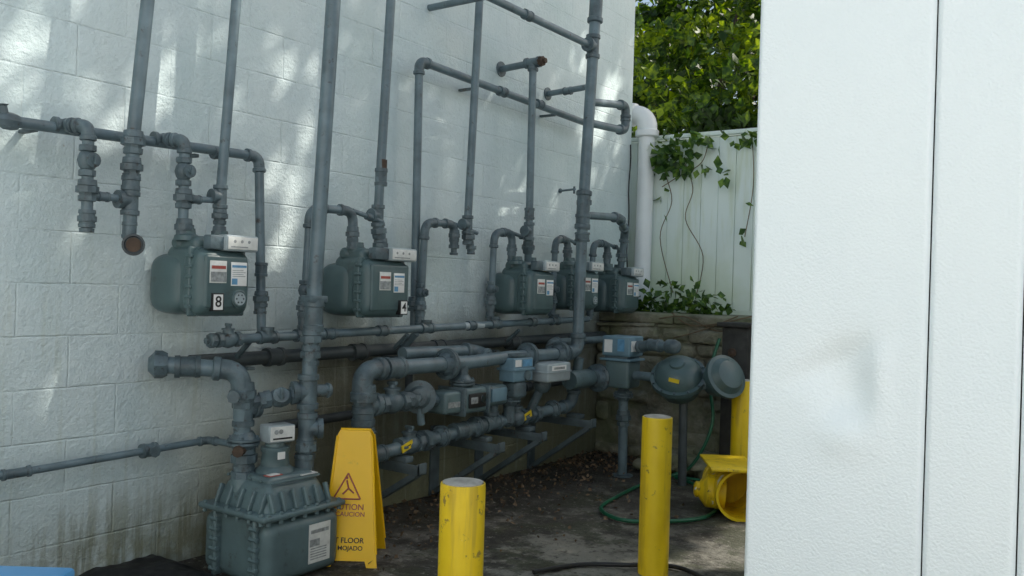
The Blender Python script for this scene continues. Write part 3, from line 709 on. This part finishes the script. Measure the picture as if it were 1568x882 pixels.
def smooth_pts(p,n=8):
    out=[]
    for i in range(len(p)-1):
        a=p[max(i-1,0)];q=p[i];c=p[i+1];d=p[min(i+2,len(p)-1)]
        for k in range(n):
            t=k/n; out.append(.5*((2*q)+(c-a)*t+(2*a-5*q+4*c-d)*t*t+(3*q-a-3*c+d)*t**3))
    out.append(p[-1]); return out
b=MB(); pts=[V((1.12,5.68,.95)),V((1.09,5.60,.7)),V((1.16,5.5,.4)),V((1.05,5.45,.12)),V((.9,5.4,.03)),V((.83,5.45,.02))]
pts+=[V((.86,5.1,.02)),V((.90,4.7,.02)),V((.97,4.38,.02)),V((1.18,4.24,.02)),V((1.38,4.38,.02)),V((1.50,4.62,.02)),V((1.42,5.0,.02)),V((1.15,5.3,.025)),V((.95,5.42,.03)),V((1.2,5.45,.02)),V((1.6,5.2,.02))]
b.sweep(smooth_pts(pts),.011,'hose',10); b.done("garden_hose")
b=MB(); b.sweep(smooth_pts([V((1.30,3.20,.02)),V((1.40,3.42,.02)),V((1.58,3.55,.025)),V((1.75,3.68,.02)),V((2.0,3.6,.02)),V((2.3,3.7,.02))]),.010,'cable',10); b.done("black_hose")
b=MB()
for q in ([V((.62,6.0,1.10)),V((.8,5.93,1.02)),V((1.05,5.9,1.05)),V((1.3,5.95,1.12))],[V((.5,5.98,1.05)),V((.75,5.93,1.08)),V((1.0,5.92,.99)),V((1.2,5.95,1.03))],[V((.66,5.95,.92)),V((.9,5.90,.99)),V((1.15,5.93,1.1))]): b.sweep(smooth_pts(q),.005,'stem',6)
b.done("dry_twigs")
def bollard(x,y,h,r=.068,lean=0):
    b=MB(); b.lathe(V((x,y,-.02)),V((lean,0,1)),[(0,r),(h*.2,r*1.004),(h*.5,r*.998),(h+.005,r),(h+.018,r*.985),(h+.02,r*.93),(h+.014,r*.90)],'yellow',40)
    b.lathe(V((x+lean*h,y,h-.012)),Z,[(0,r*.90),(.014,r*.9),(.018,r*.6),(.019,r*.05)],'conc',30)
    return b.done("yellow_bollard")
bollard(1.775,2.08,.665); bollard(1.69,3.57,.70,.067); bollard(1.36,5.50,.70)
b=MB(); c=V((1.60,4.80,.145)); ax=V((.55,-.80,0)).normalized()
b.lathe(c-ax*.30,ax,[(0,.02),(0,.125),(.01,.135),(.05,.135),(.055,.142),(.07,.142),(.075,.135),(.40,.135),(.405,.142),(.425,.142),(.425,.128),(.38,.126),(.06,.126),(.06,.01)],'yellow',36)
b.box(c+V((-.05,.0,.150)),(.26,.44,.014),.003,'yellow',Matrix.Rotation(.55,3,'Z'))
b.lathe(c+V((-.08,.02,-.02)),V((-.85,-.45,.05)),[(0,.10),(.10,.095),(.13,.06),(.14,.045),(.16,.045),(.17,.03)],'yellow',24)
b.done("yellow_equipment_housing")
# ---------------------------------------------------------------- wet floor sign
se=empty("wet_floor_sign")
Rr=V((.817,.576,0)); Ff=V((-.576,.817,0)); base=V((.530,2.885,0))
def panel(sign,nm):
    b=MB(); up=V((0,0,1)); H=.585; tilt=.12
    off=-Ff*sign
    def pt(u,h,o=0): return base+Rr*u+up*h+off*(tilt*(1-h/H)+.012+o)
    poly=[pt(-.125,0),pt(-.08,0),pt(-.07,.03),pt(.07,.03),pt(.08,0),pt(.125,0),pt(.118,.06),pt(.072,.56),pt(.06,H),pt(-.075,H),pt(-.087,.56),pt(-.118,.06)]
    b.prism(poly,off*.014,'signyellow')
    b.sweep([pt(-.118,.06,.014),pt(-.085,.56,.014)],.006,'signyellow',8); b.sweep([pt(.118,.06,.014),pt(.070,.56,.014)],.006,'signyellow',8)
    b.done(nm,se)
    return pt,off
pt,off=panel(1,"front_panel"); panel(-1,"rear_panel")
b=MB(); b.cyl(base-Rr*.075+Z*.578,base+Rr*.06+Z*.578,.014,mat='signyellow'); 
tri=[pt(-.085,.29,.0155),pt(.035,.29,.0155),pt(-.025,.40,.0155)]
for i in range(3): b.sweep([tri[i],tri[(i+1)%3]],.0035,'labelred',6)
b.sweep([pt(-.03,.37,.016),pt(-.02,.335,.016),pt(-.045,.31,.016)],.004,'labelred',6); b.sweep([pt(-.02,.335,.016),pt(.005,.315,.016)],.0035,'labelred',6); b.lathe(pt(-.03,.38,.0145),off,[(0,.006),(.004,.006)],'labelred',10)
b.done("hinge_and_pictogram",se)
zx=Rr; nrm=(off+Z*.21).normalized(); yy=nrm.cross(zx).normalized(); zx=yy.cross(nrm).normalized()
RM=Matrix((zx,yy,nrm)).transposed()
for t,h,sz,mt in (("CAUTION",.255,.036,'labelred'),("PRECAUCION",.225,.028,'labelred'),("WET FLOOR",.115,.032,'black'),("PISO MOJADO",.083,.027,'black')):
    text("lettering",t,sz,pt(-.028,h,.0158),RM,mt,se,.0004)
# ---------------------------------------------------------------- black tarp and blue bin in the left corner
def tz(x,y): return .02+.04*max(0,1-abs(x-.05)/.5)+.016*noise.noise(V((x*9,y*9,0)))+.010*noise.noise(V((x*25,y*25,3)))
tp=grid("black_tarp",.006,.75,1.0,2.315,60,90,lambda x,y:tz(x,y)*min(1,(2.33-y)/.12)*min(1,(.78-x)/.1)*max(.1,min(1,(y-1.55)/.4))+.010,'tarp')
b=MB()
Rb=Matrix.Rotation(math.radians(35.2),3,'Z')
b.box(V((1.397,.728,.285)),(.46,.46,.55),.03,'blue',Rb); b.box(V((1.397,.728,.575)),(.50,.50,.03),.012,'blue',Rb); b.done("blue_storage_bin")
# ---------------------------------------------------------------- white metal shed
sh=empty("white_metal_shed")
def dent(x,z):
    dx=x-2.845; dz=z-1.03
    u=(dx*.85+dz*.5); v=(-dx*.5+dz*.85)
    g1=-.026*math.exp(-((dx+.005)/.070)**2-((dz-.01)/.085)**2)
    g2=.012*math.exp(-((dx-.065)/.032)**2-((dz-.03)/.11)**2)
    g3=-.012*math.exp(-(u/.12)**2-((v-.075)/.032)**2)
    g4=.012*math.exp(-((dx+.01)/.06)**2-((dz+.11)/.05)**2)
    return g1+g2+g3+g4+.0026*noise.noise(V((x*3,z*2,0)))+.0010*noise.noise(V((x*9,z*6,5)))
def sheet(xa,xb,nm,nx):
    nz=330; xs=list(np.linspace(xa,xb,nx)); zs=list(np.linspace(0.02,2.75,nz)); vs=[];fs=[]
    for z in zs:
        for i,x in enumerate(xs):
            e_=0
            t=min(x-xa,xb-x)
            if t<.008: e_=.010*(1-t/.008)
            vs.append((x,2.20+e_-dent(x,z),z))
    for j in range(nz-1):
        for i in range(nx-1): a=j*nx+i; fs.append((a,a+1,a+nx+1,a+nx))
    me=bpy.data.meshes.new(nm);me.from_pydata(vs,[],fs);me.materials.append(M['siding']);me.polygons.foreach_set("use_smooth",[True]*len(fs))
    o=bpy.data.objects.new(nm,me);scene.collection.objects.link(o);o.parent=sh
seam=[2.597,3.016,3.205,3.62,4.04,4.46]
for i in range(len(seam)-1):
    a,c=seam[i]+.0015,seam[i+1]-.0015
    sheet(a,c,"front_panel_%d"%(i+1),int((c-a)/.005)+3)
b=MB(); b.box2((2.600,2.246,.0),(4.46,2.25,2.75),0,'tarp'); b.done("seam_backing",sh)
b=MB(); b.box2((2.600,2.2505,.0),(2.64,4.4,2.75),.004,'siding'); b.box2((2.598,2.212,.0),(2.604,2.25,2.75),.001,'siding'); b.box2((4.42,2.2505,.0),(4.46,4.4,2.75),.004,'siding'); b.box2((2.6405,4.36,0),(4.4195,4.4,2.75),.004,'siding')
b.box2((2.52,2.1,2.76),(4.54,4.48,2.82),.006,'siding'); 
for i in range(6): b.box2((2.592,2.5+i*.35,.02),(2.5995,2.53+i*.35,2.74),.002,'siding')
b.done("walls_and_roof",sh)

# ---------------------------------------------------------------- foliage helpers
def leaves(name,pts,size,mat,parent=None,droop=.3,seed=1):
    r=np.random.default_rng(seed); n=len(pts)
    d=r.normal(size=(n,3)); d[:,2]-=droop; d/=np.linalg.norm(d,axis=1)[:,None]
    q=r.normal(size=(n,3)); q[:,2]+=1.2; w=np.cross(d,q); w/=np.linalg.norm(w,axis=1)[:,None]
    nn=np.cross(w,d)
    s=size*(.6+.8*r.random(n))[:,None]
    p0=pts; p1=pts+d*s*.42+w*s*.36+nn*s*.07; p2=pts+d*s; p3=pts+d*s*.42-w*s*.36+nn*s*.07; pm=pts+d*s*.5
    vs=np.stack([p0,p1,p2,p3,pm],1).reshape(-1,3)
    i=np.arange(n)*5
    fs=np.concatenate([np.stack([i,i+1,i+4],1),np.stack([i+1,i+2,i+4],1),np.stack([i+2,i+3,i+4],1),np.stack([i+3,i,i+4],1)])
    me=bpy.data.meshes.new(name); me.vertices.add(len(vs)); me.vertices.foreach_set("co",vs.ravel())
    me.loops.add(len(fs)*3); me.loops.foreach_set("vertex_index",fs.ravel().astype(np.int32))
    me.polygons.add(len(fs)); me.polygons.foreach_set("loop_start",np.arange(len(fs),dtype=np.int32)*3); me.polygons.foreach_set("loop_total",np.full(len(fs),3,dtype=np.int32))
    me.materials.append(M[mat]); me.update(calc_edges=True); me.validate()
    o=bpy.data.objects.new(name,me); scene.collection.objects.link(o)
    if parent: o.parent=parent
    return o
def limbs(b,p,d,L,r,depth,rnd):
    pts=[p]; q=p.copy(); dd=d.normalized()
    for i in range(5):
        dd=(dd+V((rnd.uniform(-.18,.18),rnd.uniform(-.18,.18),rnd.uniform(-.05,.12)))).normalized(); q=q+dd*L/5; pts.append(q.copy())
    b.sweep(pts,[r*(1-.12*i) for i in range(6)],'bark',8)
def tree(x,y,h,blobs,n,seed,mat,size=.125,name="leafy_tree"):
    e=empty(name); rnd=random.Random(seed); b=MB(); limbs(b,V((x,y,0)),V((0,0,1)),h*.55,.13,0,rnd)
    for c in blobs:
        c0=V(c[:3]); a=V((x,y,h*.35)); mid=(a+c0)/2+V((0,0,.2)); b.sweep(smooth_pts([a,mid,c0],5),[.07-.005*i for i in range(11)],'bark',7)
    b.done("trunk_and_limbs",e,True)
    r=np.random.default_rng(seed); allp=[]
    tot=sum(c[3]**2 for c in blobs)
    for c in blobs:
        k=int(n*c[3]**2/tot); nc=max(8,k//34)
        u=r.normal(size=(nc,3)); u/=np.linalg.norm(u,axis=1)[:,None]; cc=np.array(c[:3])+u*(c[3]*(.55+.45*r.random(nc))[:,None])*np.array([1,1,.8])
        idx=r.integers(0,nc,k); allp.append(cc[idx]+r.normal(size=(k,3))*np.array([.17,.17,.07]))
    pts=np.concatenate(allp); pts=pts[(pts[:,2]>.6)&(pts[:,1]>6.85)]; leaves("crown",pts,size,mat,e,.5,seed); return e
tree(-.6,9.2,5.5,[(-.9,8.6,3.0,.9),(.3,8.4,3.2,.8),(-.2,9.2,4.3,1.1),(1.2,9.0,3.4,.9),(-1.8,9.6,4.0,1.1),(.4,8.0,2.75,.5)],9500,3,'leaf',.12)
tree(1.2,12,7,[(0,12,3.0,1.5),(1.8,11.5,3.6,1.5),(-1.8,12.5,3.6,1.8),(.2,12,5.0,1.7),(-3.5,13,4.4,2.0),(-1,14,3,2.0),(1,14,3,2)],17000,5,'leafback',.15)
# ---------------------------------------------------------------- overhanging tree casting the dapples
Ls=V((.45,.50,.74)).normalized(); Lx,Ly,Lz=Ls
gaps=[(1.60,1.98,.10,.04),(1.91,2.01,.05,.055),(2.18,2.10,.13,.03),(1.94,1.87,.12,.03),(2.83,2.25,.07,.03),(2.25,1.86,.11,.04),(2.64,1.95,.06,.04),(2.90,1.77,.07,.04),(2.89,1.55,.06,.04),(3.97,2.22,.09,.06),(4.01,2.04,.11,.045),(2.79,1.64,.06,.06),(2.12,1.29,.10,.02),(2.13,1.04,.07,.03),(1.83,.78,.08,.035),(3.30,2.47,.07,.04),(2.32,2.38,.11,.02),(6.13,2.88,.26,.06),(5.6,2.95,.18,.05),(4.87,1.89,.14,.04),(5.28,1.96,.10,.035),(5.16,2.54,.12,.045),(3.45,1.04,.06,.03),(5.80,2.45,.25,.06),(2.82,1.35,.12,.02),(4.5,2.5,.09,.04),(2.5,1.82,.08,.03),(6.2,2.3,.20,.04),(5.75,2.1,.11,.04),(3.6,2.35,.06,.04),(4.3,1.8,.08,.04),(1.7,2.2,.10,.02),(5.95,2.65,.25,.05),(2.05,1.95,.12,.02),(1.55,1.75,.08,.02),(3.05,2.1,.06,.025),(1.8,2.32,.08,.02)]
n=38000; r=np.random.default_rng(21)
yw=r.uniform(-1.4,7.0,n); zw=r.uniform(-2.6,4.3,n); h=7.6+1.2*r.random(n)
t=(h-zw)/Lz; px=t*Lx; py=yw+t*Ly; pz=h
keep=np.ones(n,bool)
rg=np.random.default_rng(77)
for (gy,gzz,a,w) in gaps:
    th=math.radians(42+rg.normal()*22); dy=yw-gy; dz=zw-gzz
    u=dy*math.cos(th)+dz*math.sin(th); v=-dy*math.sin(th)+dz*math.cos(th)
    ph=rg.uniform(0,6.28); an=np.arctan2(v,u); wob=1+.28*np.sin(3*an+ph)+.18*np.sin(5*an+2*ph)
    keep&=~(((u/(a+.072))**2+(v/(w+.070))**2)<wob)
pts=np.stack([px,py,pz],1)[keep]
e=empty("overhanging_tree"); leaves("crown",pts,.13,'canopyleaf',e,.1,22)
b=MB(); b.sweep(smooth_pts([V((8.6,10.4,0)),V((8.5,10.2,2.6)),V((8.0,9.8,5.2)),V((7.4,9.2,7.4))],5),[.28-.010*i for i in range(16)],'bark',12)
for tx,ty in ((3.8,6.8),(5.2,10.3),(6.0,5.0),(8.6,8.2),(3.8,9.4),(7.2,12.0)):
    a=V((8.0,9.8,5.2)); c=V((tx,ty,8.2)); b.sweep(smooth_pts([a,(a+c)/2+V((0,0,.7)),c],6),[.11-.006*i for i in range(13)],'bark',8)
b.done("trunk_and_limbs",e)
# ---------------------------------------------------------------- ivy on the fence
def ivy(name,cl,seed,size=.085):
    r=np.random.default_rng(seed); P_=[]
    for (x,y,z,sx,sz,k) in cl:
        q=np.stack([x+r.normal(size=k)*sx, y-np.abs(r.normal(size=k))*.05, z+r.normal(size=k)*sz],1); P_.append(q)
    e=empty(name); leaves("leaves",np.concatenate(P_),size,'ivy',e,.6,seed); return e
e=ivy("fence_vine",[(.33,6.60,2.40,.10,.05,55),(.28,6.60,2.28,.07,.06,36),(.50,6.60,2.26,.08,.02,16),(.62,6.6,2.46,.09,.03,16),(.75,6.6,2.18,.03,.02,6),(1.0,6.6,2.46,.1,.04,24),(.25,6.6,1.95,.08,.15,5),(.9,6.6,1.8,.03,.2,4)],8,.095)
b=MB()
for s0 in ([V((.35,6.64,2.5)),V((.22,6.63,2.3)),V((.30,6.62,2.0)),V((.20,6.63,1.7)),V((.33,6.63,1.25))],[V((.35,6.64,2.4)),V((.48,6.62,2.1)),V((.42,6.63,1.85)),V((.58,6.63,1.55)),V((.52,6.64,1.2))],[V((.6,6.64,2.5)),V((.55,6.62,2.3)),V((.36,6.62,2.2)),V((.2,6.64,2.12))],[V((.95,6.64,2.5)),V((.98,6.62,2.1)),V((.92,6.63,1.7))]):
    b.sweep(smooth_pts(s0,7),.0035,'stem',6)
b.done("stems",e)
ivy("ivy_plant",[(.20,6.45,1.14,.07,.05,50),(.36,6.45,1.22,.06,.08,40),(.60,6.42,1.20,.09,.07,60),(.75,6.42,1.16,.08,.04,30),(.5,6.4,1.11,.2,.02,40)],9,.08)
# ---------------------------------------------------------------- litter on ground
r=np.random.default_rng(31); n=3800
xx=np.abs(r.normal(size=n))*.55+.03; yy=r.uniform(2.8,5.95,n); k=xx<2.1; xx=xx[k];yy=yy[k]
m2=r.random(len(xx))<(.07+.55*np.exp(-xx*2.2)+(yy>5.3)*.25); xx=xx[m2];yy=yy[m2]
leaves("leaf_litter",np.stack([xx,yy,.012+.012*r.random(len(xx))],1),.026,'litter',None,0,33)

# ---------------------------------------------------------------- light
w=bpy.data.worlds.new("World"); scene.world=w; w.use_nodes=True; nt=w.node_tree
sky=nt.nodes.new("ShaderNodeTexSky"); sky.sky_type='NISHITA'; sky.sun_disc=False
sky.sun_elevation=math.asin(Ls.z); sky.sun_rotation=math.atan2(Ls.x,Ls.y)
sky.air_density=1.5; sky.dust_density=3.5; sky.ozone_density=2.0
nt.links.new(sky.outputs[0],nt.nodes["Background"].inputs[0]); nt.nodes["Background"].inputs[1].default_value=.15
sl=bpy.data.lights.new("sun",'SUN'); sl.energy=5.0; sl.angle=math.radians(.5); sl.color=(1,.94,.84)
so=bpy.data.objects.new("sun",sl); so.rotation_euler=Ls.to_track_quat('Z','Y').to_euler(); so.location=(5,8,12); scene.collection.objects.link(so)
# ---------------------------------------------------------------- camera
yaw=math.radians(35.2); rho=math.radians(1.7)
F=V((-math.sin(yaw),math.cos(yaw),0)); R=V((math.cos(yaw),math.sin(yaw),0))
xa=R*math.cos(rho)+Z*math.sin(rho); ya=-R*math.sin(rho)+Z*math.cos(rho)
mat=Matrix((xa,ya,-F)).transposed().to_4x4(); mat.translation=V((3.4,0,1.25))
cd=bpy.data.cameras.new("camera"); cd.lens=36*1350/1568; cd.sensor_width=36; cd.clip_end=1500; cd.clip_start=.05
co=bpy.data.objects.new("camera",cd); co.matrix_world=mat; scene.collection.objects.link(co); scene.camera=co
scene.view_settings.view_transform='Standard'; scene.view_settings.look='None'; scene.view_settings.exposure=0
